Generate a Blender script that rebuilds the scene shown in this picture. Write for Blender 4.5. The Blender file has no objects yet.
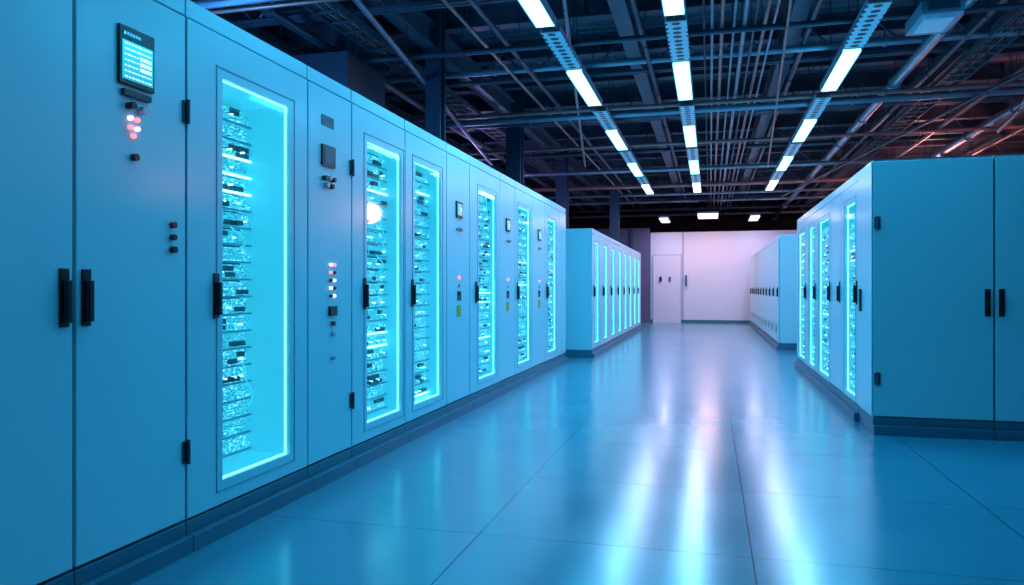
import bpy, math, random
from mathutils import Vector, Matrix
random.seed(7)
S=bpy.context.scene
S.view_settings.view_transform='Standard'
COL=S.collection
# ---------------------------------------------------------------- materials
def newmat(name):
    m=bpy.data.materials.new(name); m.use_nodes=True
    nt=m.node_tree; b=nt.nodes['Principled BSDF']
    return m,nt,b
def simple(name,col,rough=.5,metal=0,emit=None,es=0,var=0.0,bump=0.0,scale=8,coat=0):
    m,nt,b=newmat(name)
    b.inputs['Base Color'].default_value=(*col,1); b.inputs['Roughness'].default_value=rough
    b.inputs['Metallic'].default_value=metal
    b.inputs['Coat Weight'].default_value=coat; b.inputs['Coat Roughness'].default_value=.18
    if emit: 
        b.inputs['Emission Color'].default_value=(*emit,1); b.inputs['Emission Strength'].default_value=es
    if var or bump:
        tc=nt.nodes.new('ShaderNodeTexCoord'); n=nt.nodes.new('ShaderNodeTexNoise')
        n.inputs['Scale'].default_value=scale; n.inputs['Detail'].default_value=4
        nt.links.new(tc.outputs['Object'],n.inputs['Vector'])
        if var:
            mx=nt.nodes.new('ShaderNodeMix'); mx.data_type='RGBA'
            mx.inputs['A'].default_value=(*[c*(1-var) for c in col],1)
            mx.inputs['B'].default_value=(*[min(1,c*(1+var)) for c in col],1)
            nt.links.new(n.outputs['Fac'],mx.inputs['Factor']); nt.links.new(mx.outputs['Result'],b.inputs['Base Color'])
        if bump:
            bp=nt.nodes.new('ShaderNodeBump'); bp.inputs['Strength'].default_value=bump; bp.inputs['Distance'].default_value=.01
            nt.links.new(n.outputs['Fac'],bp.inputs['Height']); nt.links.new(bp.outputs['Normal'],b.inputs['Normal'])
    return m
PAINT=simple('cabinet_paint',(.42,.70,.78),.36,var=.03,scale=2,coat=.3)
PAINT2=simple('cabinet_paint_edge',(.18,.42,.52),.4,var=.03,scale=2)
PLINTH=simple('plinth_grey',(.04,.14,.21),.4,var=.1)
CARC=simple('carcass_dark',(.02,.09,.13),.5)
BLACK=simple('black_plastic',(.008,.009,.012),.3)
STEEL=simple('hinge_steel',(.10,.14,.17),.35,.7)
INNER=simple('inner_wall_glow',(.03,.38,.50),.35,emit=(.035,.48,.64),es=.75,var=.05,scale=3)  # cabinet inner walls; the cyan interior light is put in as self-emission
LED=simple('led_strip',(.0,1,1),.4,emit=(.22,.90,1),es=3.0)
LEDP=simple('led_red',(1,.3,.3),.4,emit=(1,.20,.24),es=1.7)
LEDW=simple('led_white',(1,1,1),.4,emit=(1,.6,.65),es=1.7)
LEDC=simple('led_cyan',(.3,1,1),.4,emit=(.4,.95,1),es=3)
YEL=simple('warning_label_yellow',(.8,.4,.02),.5)
RED=simple('red_button',(.6,.03,.03),.35)
KNOB=simple('steel_button',(.45,.5,.55),.25,.6)
SCREEN=simple('lcd_screen',(.0,.03,.04),.15,emit=(.01,.55,.78),es=.95,var=.1)
SCREENT=simple('lcd_text',(.0,.03,.04),.15,emit=(.6,.97,1),es=1.1)
def glass_mat():
    m=bpy.data.materials.new('door_glass'); m.use_nodes=True; nt=m.node_tree; nt.nodes.clear()
    o=nt.nodes.new('ShaderNodeOutputMaterial'); t=nt.nodes.new('ShaderNodeBsdfTransparent'); g=nt.nodes.new('ShaderNodeBsdfGlossy')
    t.inputs['Color'].default_value=(.85,.98,1,1); g.inputs['Roughness'].default_value=.04; g.inputs['Color'].default_value=(.7,.95,1,1)
    f=nt.nodes.new('ShaderNodeLayerWeight'); f.inputs['Blend'].default_value=.35
    q=nt.nodes.new('ShaderNodeMath'); q.operation='MULTIPLY'; q.inputs[1].default_value=.35
    mx=nt.nodes.new('ShaderNodeMixShader'); nt.links.new(f.outputs['Fresnel'],q.inputs[0])
    nt.links.new(q.outputs[0],mx.inputs[0]); nt.links.new(t.outputs[0],mx.inputs[1]); nt.links.new(g.outputs[0],mx.inputs[2]); nt.links.new(mx.outputs[0],o.inputs[0])
    return m
GLASS=glass_mat()
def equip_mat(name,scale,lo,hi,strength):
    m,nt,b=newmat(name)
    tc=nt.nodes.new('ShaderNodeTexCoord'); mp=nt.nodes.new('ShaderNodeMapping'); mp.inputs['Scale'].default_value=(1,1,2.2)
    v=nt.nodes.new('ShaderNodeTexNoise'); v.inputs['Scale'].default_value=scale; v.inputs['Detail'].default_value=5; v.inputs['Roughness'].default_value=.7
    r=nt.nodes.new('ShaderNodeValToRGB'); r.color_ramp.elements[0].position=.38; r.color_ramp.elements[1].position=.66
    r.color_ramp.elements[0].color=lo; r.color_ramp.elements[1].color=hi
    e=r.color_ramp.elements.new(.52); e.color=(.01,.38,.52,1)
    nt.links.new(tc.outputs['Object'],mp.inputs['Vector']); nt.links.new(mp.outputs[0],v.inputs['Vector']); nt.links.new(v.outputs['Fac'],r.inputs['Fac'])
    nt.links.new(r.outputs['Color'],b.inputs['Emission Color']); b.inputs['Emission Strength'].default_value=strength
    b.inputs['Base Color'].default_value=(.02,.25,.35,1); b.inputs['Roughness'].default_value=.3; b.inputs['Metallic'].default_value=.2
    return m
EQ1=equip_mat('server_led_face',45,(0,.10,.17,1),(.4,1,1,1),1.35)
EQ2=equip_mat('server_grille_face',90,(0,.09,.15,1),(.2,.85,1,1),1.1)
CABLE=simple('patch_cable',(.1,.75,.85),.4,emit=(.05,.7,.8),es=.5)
TUBE=simple('tube_diffuser',(.9,1,1),.5,emit=(.25,.88,1),es=4)
TUBEP=simple('tube_diffuser_warm',(1,.9,.9),.5,emit=(1,.55,.42),es=5)
TUBEL=simple('tube_diffuser_neutral',(1,.9,.9),.5,emit=(.75,.9,1),es=4)
FIX=simple('fixture_white_metal',(.25,.45,.55),.45,.1)
def perf_mat():
    m,nt,b=newmat('perforated_tray')
    tc=nt.nodes.new('ShaderNodeTexCoord'); v=nt.nodes.new('ShaderNodeTexVoronoi'); v.inputs['Scale'].default_value=8; v.inputs['Randomness'].default_value=.1
    r=nt.nodes.new('ShaderNodeValToRGB'); r.color_ramp.interpolation='CONSTANT'
    r.color_ramp.elements[0].color=(.004,.015,.025,1); r.color_ramp.elements[1].color=(.5,.85,.95,1); r.color_ramp.elements[1].position=.36
    nt.links.new(tc.outputs['Object'],v.inputs['Vector']); nt.links.new(v.outputs['Distance'],r.inputs['Fac']); nt.links.new(r.outputs[0],b.inputs['Base Color'])
    b.inputs['Roughness'].default_value=.4
    return m
PERF=perf_mat()
BEAM=simple('painted_steel_beam',(.10,.12,.17),.5,.3,var=.4,scale=3)
PIPE=simple('galvanised_pipe',(.30,.37,.46),.35,.6,var=.3,scale=4)
PIPED=simple('dark_pipe',(.08,.10,.14),.4,.5,var=.2,scale=4)
PIPEC=simple('copper_pipe',(.50,.22,.20),.35,.4,var=.2,scale=4)
WALLW=simple('white_wall',(.60,.64,.78),.5,var=.03,scale=1)
WALLV=simple('violet_grey_wall',(.10,.10,.20),.6,var=.1,scale=1)
WALLD=simple('dark_wall',(.04,.045,.075),.8,var=.3,scale=1.5)
COLM=simple('steel_column_paint',(.04,.07,.12),.5,.2,var=.2)
DUCT=simple('duct_sheet',(.09,.11,.16),.45,.5,var=.3,scale=2)
def deck_mat():
    m,nt,b=newmat('corrugated_deck')
    tc=nt.nodes.new('ShaderNodeTexCoord'); w=nt.nodes.new('ShaderNodeTexWave'); w.inputs['Scale'].default_value=1.6; w.bands_direction='Y'
    n=nt.nodes.new('ShaderNodeTexNoise'); n.inputs['Scale'].default_value=1.3; n.inputs['Detail'].default_value=6
    r=nt.nodes.new('ShaderNodeValToRGB'); r.color_ramp.elements[0].color=(.04,.055,.10,1); r.color_ramp.elements[1].color=(.22,.21,.28,1)
    bp=nt.nodes.new('ShaderNodeBump'); bp.inputs['Strength'].default_value=.8; bp.inputs['Distance'].default_value=.05
    nt.links.new(tc.outputs['Object'],w.inputs['Vector']); nt.links.new(tc.outputs['Object'],n.inputs['Vector'])
    nt.links.new(n.outputs['Fac'],r.inputs['Fac']); nt.links.new(r.outputs[0],b.inputs['Base Color'])
    nt.links.new(w.outputs['Fac'],bp.inputs['Height']); nt.links.new(bp.outputs[0],b.inputs['Normal'])
    b.inputs['Roughness'].default_value=.6
    return m
DECK=deck_mat()
TX0,TW,TY0,TL=.168,1.17,3.22,1.05
def floor_mat():
    m,nt,b=newmat('polished_floor_tiles')
    L=nt.links.new; N=nt.nodes.new
    g=N('ShaderNodeNewGeometry'); sp=N('ShaderNodeSeparateXYZ'); L(g.outputs['Position'],sp.inputs[0])
    def seam(out,off,per,hw):
        a=N('ShaderNodeMath'); a.operation='SUBTRACT'; a.inputs[1].default_value=off; L(out,a.inputs[0])
        p=N('ShaderNodeMath'); p.operation='PINGPONG'; p.inputs[1].default_value=per/2; L(a.outputs[0],p.inputs[0])
        c=N('ShaderNodeMath'); c.operation='LESS_THAN'; c.inputs[1].default_value=hw; L(p.outputs[0],c.inputs[0]); return c
    sx=seam(sp.outputs['X'],TX0,TW,.0035); sy=seam(sp.outputs['Y'],TY0,TL,.0025)
    mx=N('ShaderNodeMath'); mx.operation='MAXIMUM'; L(sx.outputs[0],mx.inputs[0]); L(sy.outputs[0],mx.inputs[1])
    n=N('ShaderNodeTexNoise'); n.inputs['Scale'].default_value=1.2; n.inputs['Detail'].default_value=5; L(g.outputs['Position'],n.inputs['Vector'])
    n2=N('ShaderNodeTexNoise'); n2.inputs['Scale'].default_value=60; n2.inputs['Detail'].default_value=4; L(g.outputs['Position'],n2.inputs['Vector'])
    r=N('ShaderNodeValToRGB'); r.color_ramp.elements[0].color=(.04,.21,.30,1); r.color_ramp.elements[1].color=(.07,.28,.38,1); L(n.outputs['Fac'],r.inputs['Fac'])
    c=N('ShaderNodeMix'); c.data_type='RGBA'; L(mx.outputs[0],c.inputs['Factor']); L(r.outputs[0],c.inputs['A']); c.inputs['B'].default_value=(.004,.04,.07,1)
    L(c.outputs['Result'],b.inputs['Base Color'])
    rr=N('ShaderNodeMapRange'); rr.inputs['To Min'].default_value=.16; rr.inputs['To Max'].default_value=.25; L(n.outputs['Fac'],rr.inputs['Value'])
    L(rr.outputs[0],b.inputs['Roughness'])
    sl=N('ShaderNodeMapRange'); sl.inputs['To Min'].default_value=1.0; sl.inputs['To Max'].default_value=.3; L(mx.outputs[0],sl.inputs['Value']); L(sl.outputs[0],b.inputs['Specular IOR Level'])
    b.inputs['IOR'].default_value=1.9; b.inputs['Specular Tint'].default_value=(.72,.95,1,1)
    bp=N('ShaderNodeBump'); bp.inputs['Strength'].default_value=.06; bp.inputs['Distance'].default_value=.004; L(n2.outputs['Fac'],bp.inputs['Height']); L(bp.outputs[0],b.inputs['Normal'])
    return m
FLOOR=floor_mat()
# ---------------------------------------------------------------- mesh builder
class MB:
    def __init__(s): s.v=[];s.f=[];s.m=[];s.mats=[]
    def mi(s,mat):
        if mat not in s.mats: s.mats.append(mat)
        return s.mats.index(mat)
    def box(s,x0,x1,y0,y1,z0,z1,mat):
        i=len(s.v); s.v+=[(x0,y0,z0),(x1,y0,z0),(x1,y1,z0),(x0,y1,z0),(x0,y0,z1),(x1,y0,z1),(x1,y1,z1),(x0,y1,z1)]
        for q in ((0,3,2,1),(4,5,6,7),(0,1,5,4),(1,2,6,5),(2,3,7,6),(3,0,4,7)):
            s.f.append(tuple(i+k for k in q)); s.m.append(s.mi(mat))
        return s
    def quad(s,pts,mat):
        i=len(s.v); s.v+=list(pts); s.f.append((i,i+1,i+2,i+3)); s.m.append(s.mi(mat)); return s
    def cyl(s,a,b,r,mat,n=10):
        a=Vector(a);b=Vector(b);d=(b-a).normalized()
        u=d.orthogonal().normalized(); w=d.cross(u); i=len(s.v)
        for p in (a,b):
            for k in range(n):
                t=2*math.pi*k/n; s.v.append(tuple(p+u*math.cos(t)*r+w*math.sin(t)*r))
        mi=s.mi(mat)
        for k in range(n):
            s.f.append((i+k,i+(k+1)%n,i+n+(k+1)%n,i+n+k)); s.m.append(mi)
        s.f.append(tuple(i+k for k in reversed(range(n)))); s.m.append(mi)
        s.f.append(tuple(i+n+k for k in range(n))); s.m.append(mi)
        return s
    def obj(s,name,parent=None,bevel=0,smooth=False):
        me=bpy.data.meshes.new(name); me.from_pydata(s.v,[],s.f)
        for m in s.mats: me.materials.append(m)
        for p,mi in zip(me.polygons,s.m): p.material_index=mi
        me.update()
        o=bpy.data.objects.new(name,me); COL.objects.link(o)
        if parent: o.parent=parent
        if bevel:
            bm=o.modifiers.new('bevel','BEVEL'); bm.width=bevel; bm.segments=2; bm.limit_method='ANGLE'; bm.harden_normals=False
        return o
def empty(name,loc=(0,0,0),rz=0):
    o=bpy.data.objects.new(name,None); o.empty_display_size=.2; COL.objects.link(o); o.location=loc; o.rotation_euler=(0,0,rz); return o
# ---------------------------------------------------------------- cabinet
def plinth(b,w,dep):
    b.box(0,w,0.0,dep,.07,.125,PLINTH); b.box(0,w,-.035,dep,0,.07,PLINTH)
def handle(p,x,z,name='handle'):
    h=MB(); h.box(x-.019,x+.019,-.009,.0,z-.10,z+.10,BLACK); h.box(x-.011,x+.011,-.030,-.009,z-.085,z+.06,BLACK)
    h.cyl((x,-.018,z-.07),(x,-.006,z-.07),.012,STEEL)
    h.obj(name,p,bevel=.003)
def hinges(p,x,H,zs):
    h=MB()
    for z in zs:
        h.box(x-.022,x+.022,-.008,0,z-.045,z+.045,STEEL); h.cyl((x,-.014,z-.05),(x,-.014,z+.05),.009,STEEL)
        for dz in (-.028,.028):
            h.cyl((x-.014,-.012,z+dz),(x-.014,-.007,z+dz),.005,BLACK,6)
    h.obj('hinges',p)
def solid(name,loc,rz,w,dep,H,hx=None,hz=1.07,hinge=None,ctrl=None,vent=False,strip=True):
    p=empty(name,loc,rz); b=MB(); plinth(b,w,dep); b.box(.002,w-.002,.022,dep,.125,H,PAINT)
    top=H-.083 if strip else H-.012
    if strip: b.box(.002,w-.002,0.004,.022,H-.075,H,PAINT)
    b.obj('carcass',p,bevel=.004)
    bl=MB(); bl.box(.004,w-.004,.016,.024,.13,top+.01,CARC); bl.obj('door_gasket',p)
    d=MB(); d.box(.006,w-.006,0,.018,.137,top,PAINT); d.obj('door',p,bevel=.003)
    if hx is not None: handle(p,hx,hz)
    if hinge is not None: hinges(p,hinge,H,[.42,H-.48])
    if vent:
        v=MB()
        for k in range(6): v.box(w*.3,w*.7,-.004,0,.3+k*.022,.31+k*.022,CARC)
        v.obj('vent_louvres',p)
    if ctrl: ctrl(p,w)
    return p
def glassdoor(name,loc,rz,w,dep,H,gx0,gx1,gz0,gz1,hx,hinge=None,ed=.28,detail=1):
    p=empty(name,loc,rz); b=MB(); plinth(b,w,dep)
    b.box(.002,.02,.022,dep,.125,H,PAINT); b.box(w-.02,w-.002,.022,dep,.125,H,PAINT)
    b.box(.02,w-.02,dep-.02,dep,.125,H,PAINT); b.box(.02,w-.02,.022,dep-.02,H-.02,H,PAINT); b.box(.02,w-.02,.022,dep-.02,.125,.145,PAINT)
    b.box(.002,w-.002,0.004,.022,H-.075,H,PAINT)
    b.obj('carcass',p,bevel=.003)
    d=MB(); z0,z1=.137,H-.083
    d.box(.006,gx0,0,.020,z0,z1,PAINT); d.box(gx1,w-.006,0,.020,z0,z1,PAINT); d.box(gx0,gx1,0,.020,z0,gz0,PAINT); d.box(gx0,gx1,0,.020,gz1,z1,PAINT)
    d.obj('door_frame',p)
    t=MB(); e=.045
    for (a,c,f,g) in ((gx0-e,gx0-e+.006,gz0-e,gz1+e),(gx1+e-.006,gx1+e,gz0-e,gz1+e),(gx0-e,gx1+e,gz0-e,gz0-e+.006),(gx0-e,gx1+e,gz1+e-.006,gz1+e)):
        t.box(a,c,-.003,0,f,g,PAINT2)
    t.obj('window_bezel',p)
    g=MB(); g.quad(((gx0,.008,gz0),(gx1,.008,gz0),(gx1,.008,gz1),(gx0,.008,gz1)),GLASS); g.obj('glass_pane',p)
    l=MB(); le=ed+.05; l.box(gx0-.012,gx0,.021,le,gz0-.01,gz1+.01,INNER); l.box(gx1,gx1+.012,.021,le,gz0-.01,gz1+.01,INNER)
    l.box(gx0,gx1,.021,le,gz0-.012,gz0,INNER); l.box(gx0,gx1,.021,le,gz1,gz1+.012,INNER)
    l.obj('glow_liner',p)  # plain inner walls whose glow is set in the material
    s=MB(); k=.006
    s.box(gx1-k,gx1,.022,.030,gz0,gz1,LED); s.box(gx0,gx0+k,.022,.030,gz0,gz1,LED)
    s.box(gx0+k,gx1-k,.022,.030,gz0,gz0+k,LED); s.box(gx0+k,gx1-k,.022,.030,gz1-k,gz1,LED)
    s.obj('led_strips',p)
    q=MB(); q.box(gx0-.01,gx1+.01,ed+.051,ed+.07,gz0,gz1,CARC)
    z=gz0+.02; uh=.089; mo=min(.03,ed*.3)
    while z+uh<gz1:
        q.box(gx0+.001,gx1-.001,ed+.012,ed+.05,z,z+uh*.86,random.choice((EQ1,EQ2,EQ1)))
        if detail:
            x=gx0+.02
            while x<gx1-.05:
                ww=random.choice((.05,.07,.1,.14))
                if random.random()<.75:
                    q.box(x,min(x+ww,gx1-.01),ed-random.random()*mo,ed+.012,z+.012,z+uh*.40,random.choice((EQ1,EQ2,EQ1,CARC)))
                if random.random()<.75:
                    q.box(x,min(x+ww,gx1-.01),ed-random.random()*mo,ed+.012,z+uh*.48,z+uh*.76,random.choice((EQ1,EQ2,EQ2,CARC)))
                if random.random()<.35: q.box(x+.006,x+.014,ed-mo-.003,ed-.008,z+.03,z+.038,LEDC)
                x+=ww+.008
            q.box(gx0+.001,gx1-.001,ed-mo*.7,ed-.005,z-.005,z+.004,LEDC if random.random()<.06 else PAINT2)
        z+=uh
    if detail:
        for k in range(int(3*detail)):
            x=gx0+.05+random.random()*(gx1-gx0-.12); za=gz0+.1+random.random()*(gz1-gz0-.35); pts=[]
            for i in range(7):
                a=i/6; pts.append((x+.04*math.sin(a*5+k),ed-mo-ed*.15*math.sin(a*math.pi),za+a*(.12+.1*(k%3))))
            for i in range(6): q.cyl(pts[i],pts[i+1],.0045,CABLE,6)
    q.obj('rack_servers',p)
    handle(p,hx,1.07)
    if hinge is not None: hinges(p,hinge,H,[.42,H-.48])
    return p
def screen(c,x0,x1,z0,z1,y):
    c.box(x0,x1,y-.002,y,z0,z1,SCREEN); n=7; h=(z1-z0)/n; w=x1-x0
    for i in range(n):
        za=z0+i*h+h*.35; zb=za+h*.28; x=x0+w*.06
        if i in (2,3,4):
            c.box(x0+w*.55,x0+w*.94,y-.0035,y-.002,za-h*.2,zb+h*.2,SCREENT)
        lim=x0+w*(.5 if i in (2,3,4) else .94)
        while x<lim:
            l=w*random.choice((.06,.1,.16)); c.box(x,min(x+l,lim),y-.0035,y-.002,za,zb,SCREENT); x+=l+w*.035
def ctrl_big(p,w):
    c=MB(); c.box(.19,.372,-.012,0,1.865,2.085,BLACK); c.obj('display_bezel',p,bevel=.003)
    c=MB(); screen(c,.203,.36,1.885,2.03,-.012)
    for i in range(6): c.box(.21+i*.015,.221+i*.015,-.0135,-.012,2.05,2.062,KNOB)
    c.obj('display_screen',p)
    c=MB(); c.box(.21,.35,-.016,0,1.825,1.848,BLACK)
    c.cyl((.245,-.03,1.79),(.245,0,1.79),.014,BLACK,14); c.cyl((.305,-.03,1.785),(.305,0,1.785),.016,KNOB,14)
    for x,z,m in ((.25,1.745,LEDW),(.285,1.745,LEDP),(.25,1.71,LEDP),(.285,1.71,LEDW),(.265,1.68,LEDP)): c.cyl((x,-.014,z),(x,0,z),.009,m,12)
    c.cyl((.27,-.02,1.60),(.27,0,1.60),.014,BLACK,14)
    c.cyl((.48,-.02,1.36),(.48,0,1.36),.013,RED,14); c.cyl((.48,-.02,1.31),(.48,0,1.31),.012,BLACK,14); c.cyl((.482,-.02,1.26),(.482,0,1.26),.014,BLACK,14)
    c.obj('indicator_buttons',p)
def ctrl_mid(p,w):
    m=w*.42; c=MB(); c.box(m-.075,m+.075,-.012,0,1.80,1.92,BLACK); c.box(m-.055,m+.055,-.014,-.012,1.815,1.905,CARC)
    c.box(m-.07,m+.07,-.003,0,2.03,2.09,CARC)
    for x,z,mm in ((-.05,1.73,BLACK),(0,1.735,KNOB),(.05,1.73,BLACK),(-.03,1.69,KNOB),(.03,1.69,BLACK)): c.cyl((m+x,-.025,z),(m+x,0,z),.014,mm,12)
    c.obj('display_unit',p)
    c=MB()
    for i in range(5):
        for x in (-.02,.02):
            c.cyl((m+.05+x,-.014,1.24-i*.045),(m+.05+x,0,1.24-i*.045),.009,(LEDW,LEDP,BLACK,LEDW,BLACK)[(i+(x>0))%5],12)
    c.box(m+.01,m+.09,-.016,0,.945,1.0,BLACK); c.cyl((m+.05,-.02,.90),(m+.05,0,.90),.014,RED,12); c.cyl((m+.05,-.02,.84),(m+.05,0,.84),.014,KNOB,12)
    c.cyl((m+.05,-.02,.70),(m+.05,0,.70),.012,KNOB,12)
    c.obj('indicator_buttons',p)
def ctrl_small(p,w):
    m=w*.5; c=MB(); c.box(m-.08,m+.08,-.012,0,1.72,1.86,BLACK); screen(c,m-.06,m+.06,1.74,1.84,-.012)
    for i in range(3): c.cyl((m-.05+i*.05,-.02,1.62),(m-.05+i*.05,0,1.62),.015,(KNOB,RED,KNOB)[i],12)
    for i in range(3): c.cyl((m,-.014,1.2-i*.07),(m,0,1.2-i*.07),.014,(LEDP,KNOB,BLACK)[i],12)
    c.box(m-.05,m+.05,-.004,0,.86,.96,YEL); c.box(m-.04,m+.06,-.004,0,1.0,1.08,BLACK)
    c.obj('control_unit',p)
HP=math.pi/2
XL=-2.12; HL=2.32; DL=.85
SC='equipment_cabinet'  # shared name: glass-door units are server cabinets, control-panel units electrical cabinets
def L_solid(y0,y1,**k): return solid(SC,(XL,y0,0),HP,y1-y0-.003,DL,HL,**k)
def L_glass(y0,y1,g0,g1,hx,**k): return glassdoor(SC,(XL,y0,0),HP,y1-y0-.003,DL,HL,g0-y0,g1-y0,.24,2.05,hx-y0,**k)
L_solid(-.17,.40,hx=.52)
L_solid(.40,.97,hx=.05)
L_solid(.97,1.54,hx=.52)
L_solid(1.54,2.118,hx=.53)
L_solid(2.118,2.69,hx=.045,hinge=.565,ctrl=ctrl_big)
L_glass(2.69,3.67,2.93,3.49,2.88,ed=.25)
L_solid(3.67,4.19,hinge=.51,ctrl=ctrl_mid)
L_glass(4.19,5.02,4.40,4.95,4.36,ed=.13)
L_glass(5.02,5.90,5.20,5.76,5.15,ed=.12)
L_solid(5.90,6.52,ctrl=ctrl_small)
L_glass(6.52,7.53,6.80,7.38,6.70,ed=.08)
L_solid(7.53,8.16,ctrl=ctrl_small)
L_glass(8.16,9.04,8.32,8.90,8.26,ed=.06)
L_solid(9.04,9.74,ctrl=ctrl_small)
L_glass(9.74,10.74,9.95,10.5,9.85,ed=.06)
L_solid(10.74,11.24)
y=11.9; XF=-1.82; HF=2.07
for i in range(8):
    glassdoor(SC,(XF,y,0),HP,1.087,1.1,HF,.30,.78,.22,1.86,.18,detail=0,ed=.045); y+=1.09
XR=1.195; HR=2.08; DR=.82
def R_glass(y0,y1,g0,g1,hy):
    glassdoor(SC,(XR,y1,0),-HP,y1-y0-.003,DR,HR,y1-g1,y1-g0,.18,1.85,y1-hy,detail=.5,ed=.06)
def endcab(x0,x1,hx,hinge):
    return solid(SC,(x0,6.2,0),0,x1-x0-.003,.55,HR,hx=hx,hz=1.0,hinge=hinge,strip=False)
endcab(1.195,2.012,.77,.03)
endcab(2.012,2.83,.045,None)
endcab(2.83,3.65,.77,None)
endcab(3.65,4.47,.045,None)
sp=MB(); sp.box(1.188,1.1945,6.215,6.742,.137,HR-.01,PAINT); sp.box(1.172,1.188,6.60,6.64,.92,1.10,BLACK); sp.obj('cabinet_side_panel',bevel=.002)
R_glass(6.76,7.62,6.93,7.42,6.84)
solid(SC,(XR,8.2,0),-HP,.575,DR,HR,hx=.5)
R_glass(8.2,9.3,8.40,9.15,8.30)
R_glass(9.3,10.2,9.5,10.0,9.4)
R_glass(10.2,11.35,10.45,11.15,10.3)
for i in range(11):
    y1=14.3+(i+1)*.92
    solid(SC,(XR,y1,0),-HP,.917,1.3,HR,hx=.83,hz=1.05,vent=True)
for i in range(2):
    solid(SC,(1.5+i*.8,12.6,0),0,.797,.7,HR-.02,hx=.7 if i==0 else .08)
# ---------------------------------------------------------------- room
def roombox(n,*a): b=MB(); b.box(*a); return b.obj(n)
roombox('floor',-8,8,-3,31,-.1,0,FLOOR)
roombox('ceiling',-8,8,-3,31,4.7,4.8,DECK)
roombox('wall_left',-8.1,-8,-3,31,0,4.7,WALLD)
roombox('wall_right',8,8.1,-3,31,0,4.7,WALLD)
roombox('wall_front',-8,8,-3.1,-3,0,4.7,WALLD)
roombox('wall_rear',-8,8,31,31.1,0,4.7,WALLD)
w=MB(); w.box(-1.91,8,25,25.15,0,2.95,WALLW); w.box(-1.91,8,24.985,25,0,.1,PLINTH)
for x in (-1.9,-.85,): w.box(x-.012,x+.012,24.994,25,.1,2.95,PLINTH)
w.obj('wall_back')
w=MB(); w.box(-8,-1.915,24.9,25.15,0,3.1,WALLV); w.box(-2.55,-2.45,24.84,24.9,0,3.1,COLM); w.obj('wall_back_side')
d=MB(); d.box(-1.80,-.92,24.955,24.984,.0,2.2,WALLW); 
for a in ((-1.82,-1.80,0,2.22),(-.92,-.90,0,2.22)): d.box(a[0],a[1],24.95,24.984,a[2],a[3],PAINT2)
d.box(-1.80,-.92,24.95,24.984,2.2,2.22,PAINT2); d.box(-1.60,-1.52,24.90,24.955,1.35,1.5,BLACK); d.box(-1.30,-1.23,24.92,24.955,1.35,1.5,PLINTH)
d.obj('door_1')
b=MB(); b.box(-.78,-.72,24.93,24.984,1.2,1.55,PLINTH); b.obj('access_keypad')
def ibeam_x(y,z,h=.28,wd=.16,x0=-8,x1=8):
    b=MB(); b.box(x0,x1,y-wd/2,y+wd/2,z,z+.025,BEAM); b.box(x0,x1,y-wd/2,y+wd/2,z+h-.025,z+h,BEAM); b.box(x0,x1,y-.012,y+.012,z+.025,z+h-.025,BEAM)
    k=x0+.5
    while k<x1: b.box(k-.01,k+.01,y-wd/2,y+wd/2,z+.025,z+h-.025,BEAM); k+=1.5
    b.obj('roof_beam')
def ibeam_y(x,z,h=.3,wd=.18,y0=-3,y1=31):
    b=MB(); b.box(x-wd/2,x+wd/2,y0,y1,z,z+.025,BEAM); b.box(x-wd/2,x+wd/2,y0,y1,z+h-.025,z+h,BEAM); b.box(x-.012,x+.012,y0,y1,z+.025,z+h-.025,BEAM)
    b.obj('roof_girder')
for i in range(22): ibeam_x(-1+i*1.45,4.42)
for x in (-5.6,-3.4,-.95,.95,3.2,5.6): ibeam_y(x,4.11)
def truss(y,z0=3.98,z1=4.40):
    b=MB()
    for dy in (-.04,.04):
        b.box(-8,8,y+dy-.02,y+dy+.02,z0,z0+.04,BEAM)
    k=-8.0; up=True
    while k<7.9:
        b.cyl((k,y,z0+.02 if up else z1),(k+.4,y,z1 if up else z0+.02),.014,BEAM,6); up=not up; k+=.4
    b.obj('roof_truss')
for yy in (4.3,7.2,10.1,13.0,15.9,18.8,21.7,24.6,27.5): truss(yy)
def pipe_y(x,z,r,mat,y0=-2.9,y1=30.9,x2=None):
    x2=x if x2 is None else x2
    b=MB(); b.cyl((x,y0,z),(x2,y1,z),r,mat,12)
    y=y0+.8
    while y<y1:
        xx=x+(x2-x)*(y-y0)/(y1-y0)
        b.cyl((xx,y,z),(xx,y+.03,z),r*1.35,mat,12); b.cyl((xx,y+.015,z),(xx,y+.015,4.7),.006,PIPED,6); y+=2.15
    o=b.obj('ceiling_pipe'); return o
def pipe_x(y,z,r,mat,x0=-7.9,x1=7.9):
    b=MB(); b.cyl((x0,y,z),(x1,y,z),r,mat,12); x=x0+.6
    while x<x1:
        b.cyl((x,y,z),(x+.03,y,z),r*1.35,mat,12); b.cyl((x+.015,y,z),(x+.015,y,4.7),.006,PIPED,6); x+=2.3
    b.obj('ceiling_pipe')
for x,z,r,m in ((.02,3.80,.016,PIPE),(.12,3.80,.020,PIPEC),(.24,3.82,.014,PIPE),(.34,3.80,.024,PIPE),(.44,3.80,.014,PIPED),(.55,3.86,.02,PIPEC),(.64,3.86,.014,PIPE),(-.06,3.86,.012,PIPED),
    (-.72,3.88,.03,PIPED),(2.35,3.82,.065,PIPE),(2.75,3.9,.03,PIPED),(3.68,3.78,.03,PIPEC),(4.5,3.85,.08,PIPE),(5.2,3.85,.03,PIPEC),(6.3,3.85,.06,PIPED),
    (-2.2,3.85,.03,PIPED),(-2.45,3.85,.02,PIPEC),(-4.2,3.84,.05,PIPED),(-5.1,3.85,.07,PIPED),(-6.2,3.9,.04,PIPE),(1.05,3.95,.03,PIPED)):
    pipe_y(x,z,r,m)
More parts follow.
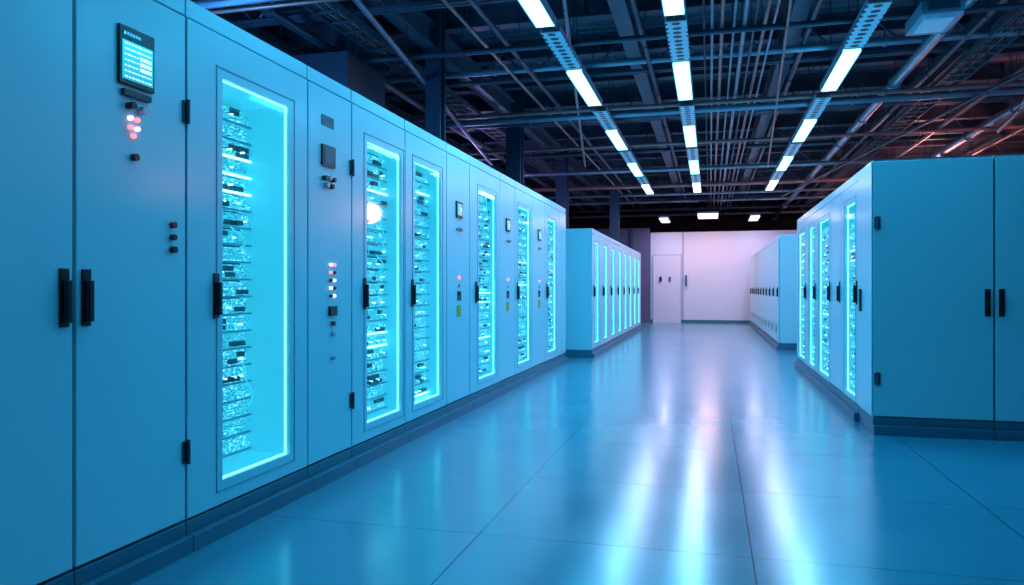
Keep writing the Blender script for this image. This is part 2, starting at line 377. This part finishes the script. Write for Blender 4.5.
for x,x2,z,r,m,y0,y1 in ((2.9,4.6,3.70,.03,PIPE,3,14),(-.9,-2.6,3.74,.02,PIPE,4,16),(.6,1.2,3.72,.016,PIPEC,5,17),(3.9,1.9,3.66,.025,PIPED,8,22),(-2.9,-4.4,3.7,.03,PIPE,5,15)):
    pipe_y(x,z,r,m,y0,y1,x2)
for i,(y,z,r,m) in enumerate(((4.9,3.93,.03,PIPE),(5.9,3.7,.045,PIPE),(6.1,3.7,.02,PIPEC),(8.0,3.75,.03,PIPED),(9.3,3.9,.04,PIPE),(10.9,3.72,.03,PIPEC),(11.3,3.72,.045,PIPE),(12.3,3.9,.05,PIPED),(13.9,3.74,.03,PIPEC),(15.4,3.9,.04,PIPED),(16.8,3.73,.04,PIPE),(19.5,3.74,.05,PIPEC),(21.8,3.8,.04,PIPE),(23.6,3.8,.04,PIPE),(26,3.8,.05,PIPED),(28,3.8,.05,PIPE))):
    pipe_x(y,z,r,m)
def ladder(x,z,wd=.3,y0=-2.5,y1=30.5):
    b=MB(); b.box(x-wd/2,x-wd/2+.015,y0,y1,z,z+.07,BEAM); b.box(x+wd/2-.015,x+wd/2,y0,y1,z,z+.07,BEAM)
    y=y0+.1
    while y<y1: b.box(x-wd/2+.015,x+wd/2-.015,y,y+.03,z+.01,z+.03,BEAM); y+=.3
    for k in range(5): b.cyl((x-wd/2+.05+k*.05,y0,z+.045),(x-wd/2+.05+k*.05,y1,z+.045),.012,(PIPED,PIPEC)[k%2],6)
    y=y0+1
    while y<y1:
        for s in (-1,1): b.cyl((x+s*wd/2,y,z),(x+s*wd/2,y,4.7),.006,PIPED,6)
        y+=2.15
    b.obj('cable_tray')
ladder(3.1,3.85,.3); ladder(-3.75,3.9,.3)
b=MB(); b.box(-5.9,-5.2,9.2,30,3.05,3.6,DUCT)
for k in range(16): b.box(-5.93,-5.17,9.2+k*1.3,9.25+k*1.3,3.02,3.63,DUCT)
for k in range(8): b.cyl((-5.55,10+k*2.6,3.6),(-5.55,10+k*2.6,4.7),.01,PIPED,6)
b.obj('air_duct')
b=MB(); b.box(-4.6,-3.9,7.6,8.6,2.9,3.75,DUCT); b.box(-4.65,-3.85,7.55,8.65,3.2,3.25,DUCT); b.cyl((-4.25,8.1,3.7),(-4.25,8.1,4.7),.2,DUCT,16); b.obj('air_handling_unit')
def column(x,y,r=.13):
    b=MB(); b.box(x-r,x+r,y-r,y-r+.03,0,4.7,COLM); b.box(x-r,x+r,y+r-.03,y+r,0,4.7,COLM); b.box(x-.015,x+.015,y-r+.03,y+r-.03,0,4.7,COLM)
    b.box(x-r-.04,x+r+.04,y-r-.04,y+r+.04,0,.03,COLM)
    b.obj('steel_column',bevel=.004)
column(-3.35,8.9,.1); column(-3.35,12.9); column(-2.6,21.2); column(-3.35,17.3); column(5.2,13.9); column(5.2,22)
LZ=3.6
def lamp(x,y,L=1.65,mat=TUBE,col=(.06,.52,1),perf=True,pw=60,z=LZ,hw=.10):
    p=empty('ceiling_light_fixture',(x,y,z)); b=MB()
    b.box(-hw,hw,0,L,.0,.055,FIX); b.box(-hw+.003,-hw+.012,.0,L,-.03,0,FIX); b.box(hw-.012,hw-.003,0,L,-.03,0,FIX)
    for yy in (.2,L-.2):
        b.cyl((0,yy,.05),(0,yy,4.7-z),.007,PIPED,6)
    b.obj('housing',p)
    b=MB(); b.box(-hw+.015,hw-.015,.02,L-.02,-.024,-.001,mat); b.obj('diffuser',p)
    if perf:
        b=MB(); b.box(-.10,.10,-1.3,-.06,-.01,.0,PERF); b.box(-.10,-.09,-1.3,-.06,0,.05,FIX); b.box(.09,.10,-1.3,-.06,0,.05,FIX)
        for yy in (-1.1,-.3): b.cyl((0,yy,.0),(0,yy,4.7-z),.006,PIPED,6)
        b.obj('perforated_wireway',p)
    l=bpy.data.lights.new('fixture_lamp','AREA'); l.shape='RECTANGLE'; l.size=2*hw-.04; l.size_y=L-.05; l.energy=pw
    l.color=col
    o=bpy.data.objects.new('fixture_lamp',l); COL.objects.link(o); o.parent=p; o.location=(0,L/2,-.035)
for x in (-1.5,-.31,1.43):
    for y,pw,c,m in ((-1.0,5,(.01,.50,1),TUBE),(2.15,15,(.01,.50,1),TUBE),(5.3,40,(.02,.54,1),TUBE),(8.45,46,(.06,.56,1),TUBE),(11.8,40,(.25,.58,1),TUBE),(15,36,(.5,.62,1),TUBE),(18.2,34,(.65,.62,1),TUBEL)):
        lamp(x,y,pw=pw,col=c,mat=m)
lamp(-1.34,22.8,mat=TUBEL,col=(.8,.65,1),pw=34,z=3.22,hw=.14,perf=False,L=1.4)
lamp(-.06,22.6,mat=TUBEP,col=(1,.48,.42),pw=46,z=3.30,hw=.30,perf=False,L=1.4)
lamp(1.27,22.8,mat=TUBEL,col=(.8,.65,1),pw=34,z=3.22,hw=.14,perf=False,L=1.4)
b=MB(); b.box(1.85,2.2,7.5,8.1,3.58,3.70,FIX); b.box(1.90,2.15,7.45,7.5,3.6,3.68,CARC); b.box(1.9,2.15,7.6,8.0,3.565,3.58,PERF); b.cyl((2.02,7.8,3.7),(2.02,7.8,4.7),.02,PIPED,8); b.obj('junction_box')
def point(n,loc,col,e,r=.3):
    l=bpy.data.lights.new(n,'POINT'); l.energy=e; l.color=col; l.shadow_soft_size=r
    o=bpy.data.objects.new(n,l); COL.objects.link(o); o.location=loc
point('warm_fill_light',(6.5,13,3.0),(1,.32,.28),150)  # bare point lights added for a warm glow, no fixture there
point('warm_fill_light',(4.8,19,3.2),(1,.38,.35),150)
point('violet_fill_light',(-5,16,2.6),(.45,.35,.9),90)  # unseen violet point light added for tint, without a fixture
point('blue_fill_light',(-4.5,5.5,2.9),(.08,.40,1),100)  # bare blue fill points with no lamp fixture
point('blue_fill_light',(5,6,2.9),(.08,.45,1),100)
# ---------------------------------------------------------------- world & camera
W=bpy.data.worlds.new('world'); S.world=W; W.use_nodes=True
W.node_tree.nodes['Background'].inputs[0].default_value=(.01,.04,.08,1); W.node_tree.nodes['Background'].inputs[1].default_value=1
cd=bpy.data.cameras.new('camera'); cd.sensor_width=36; cd.lens=750/1024*36; cd.shift_y=-3.5/1024; cd.clip_end=200; cd.clip_start=.05
co=bpy.data.objects.new('camera',cd); COL.objects.link(co); co.location=(0,0,1.1)
co.rotation_euler=(math.pi/2,0,math.atan(198/750)); S.camera=co
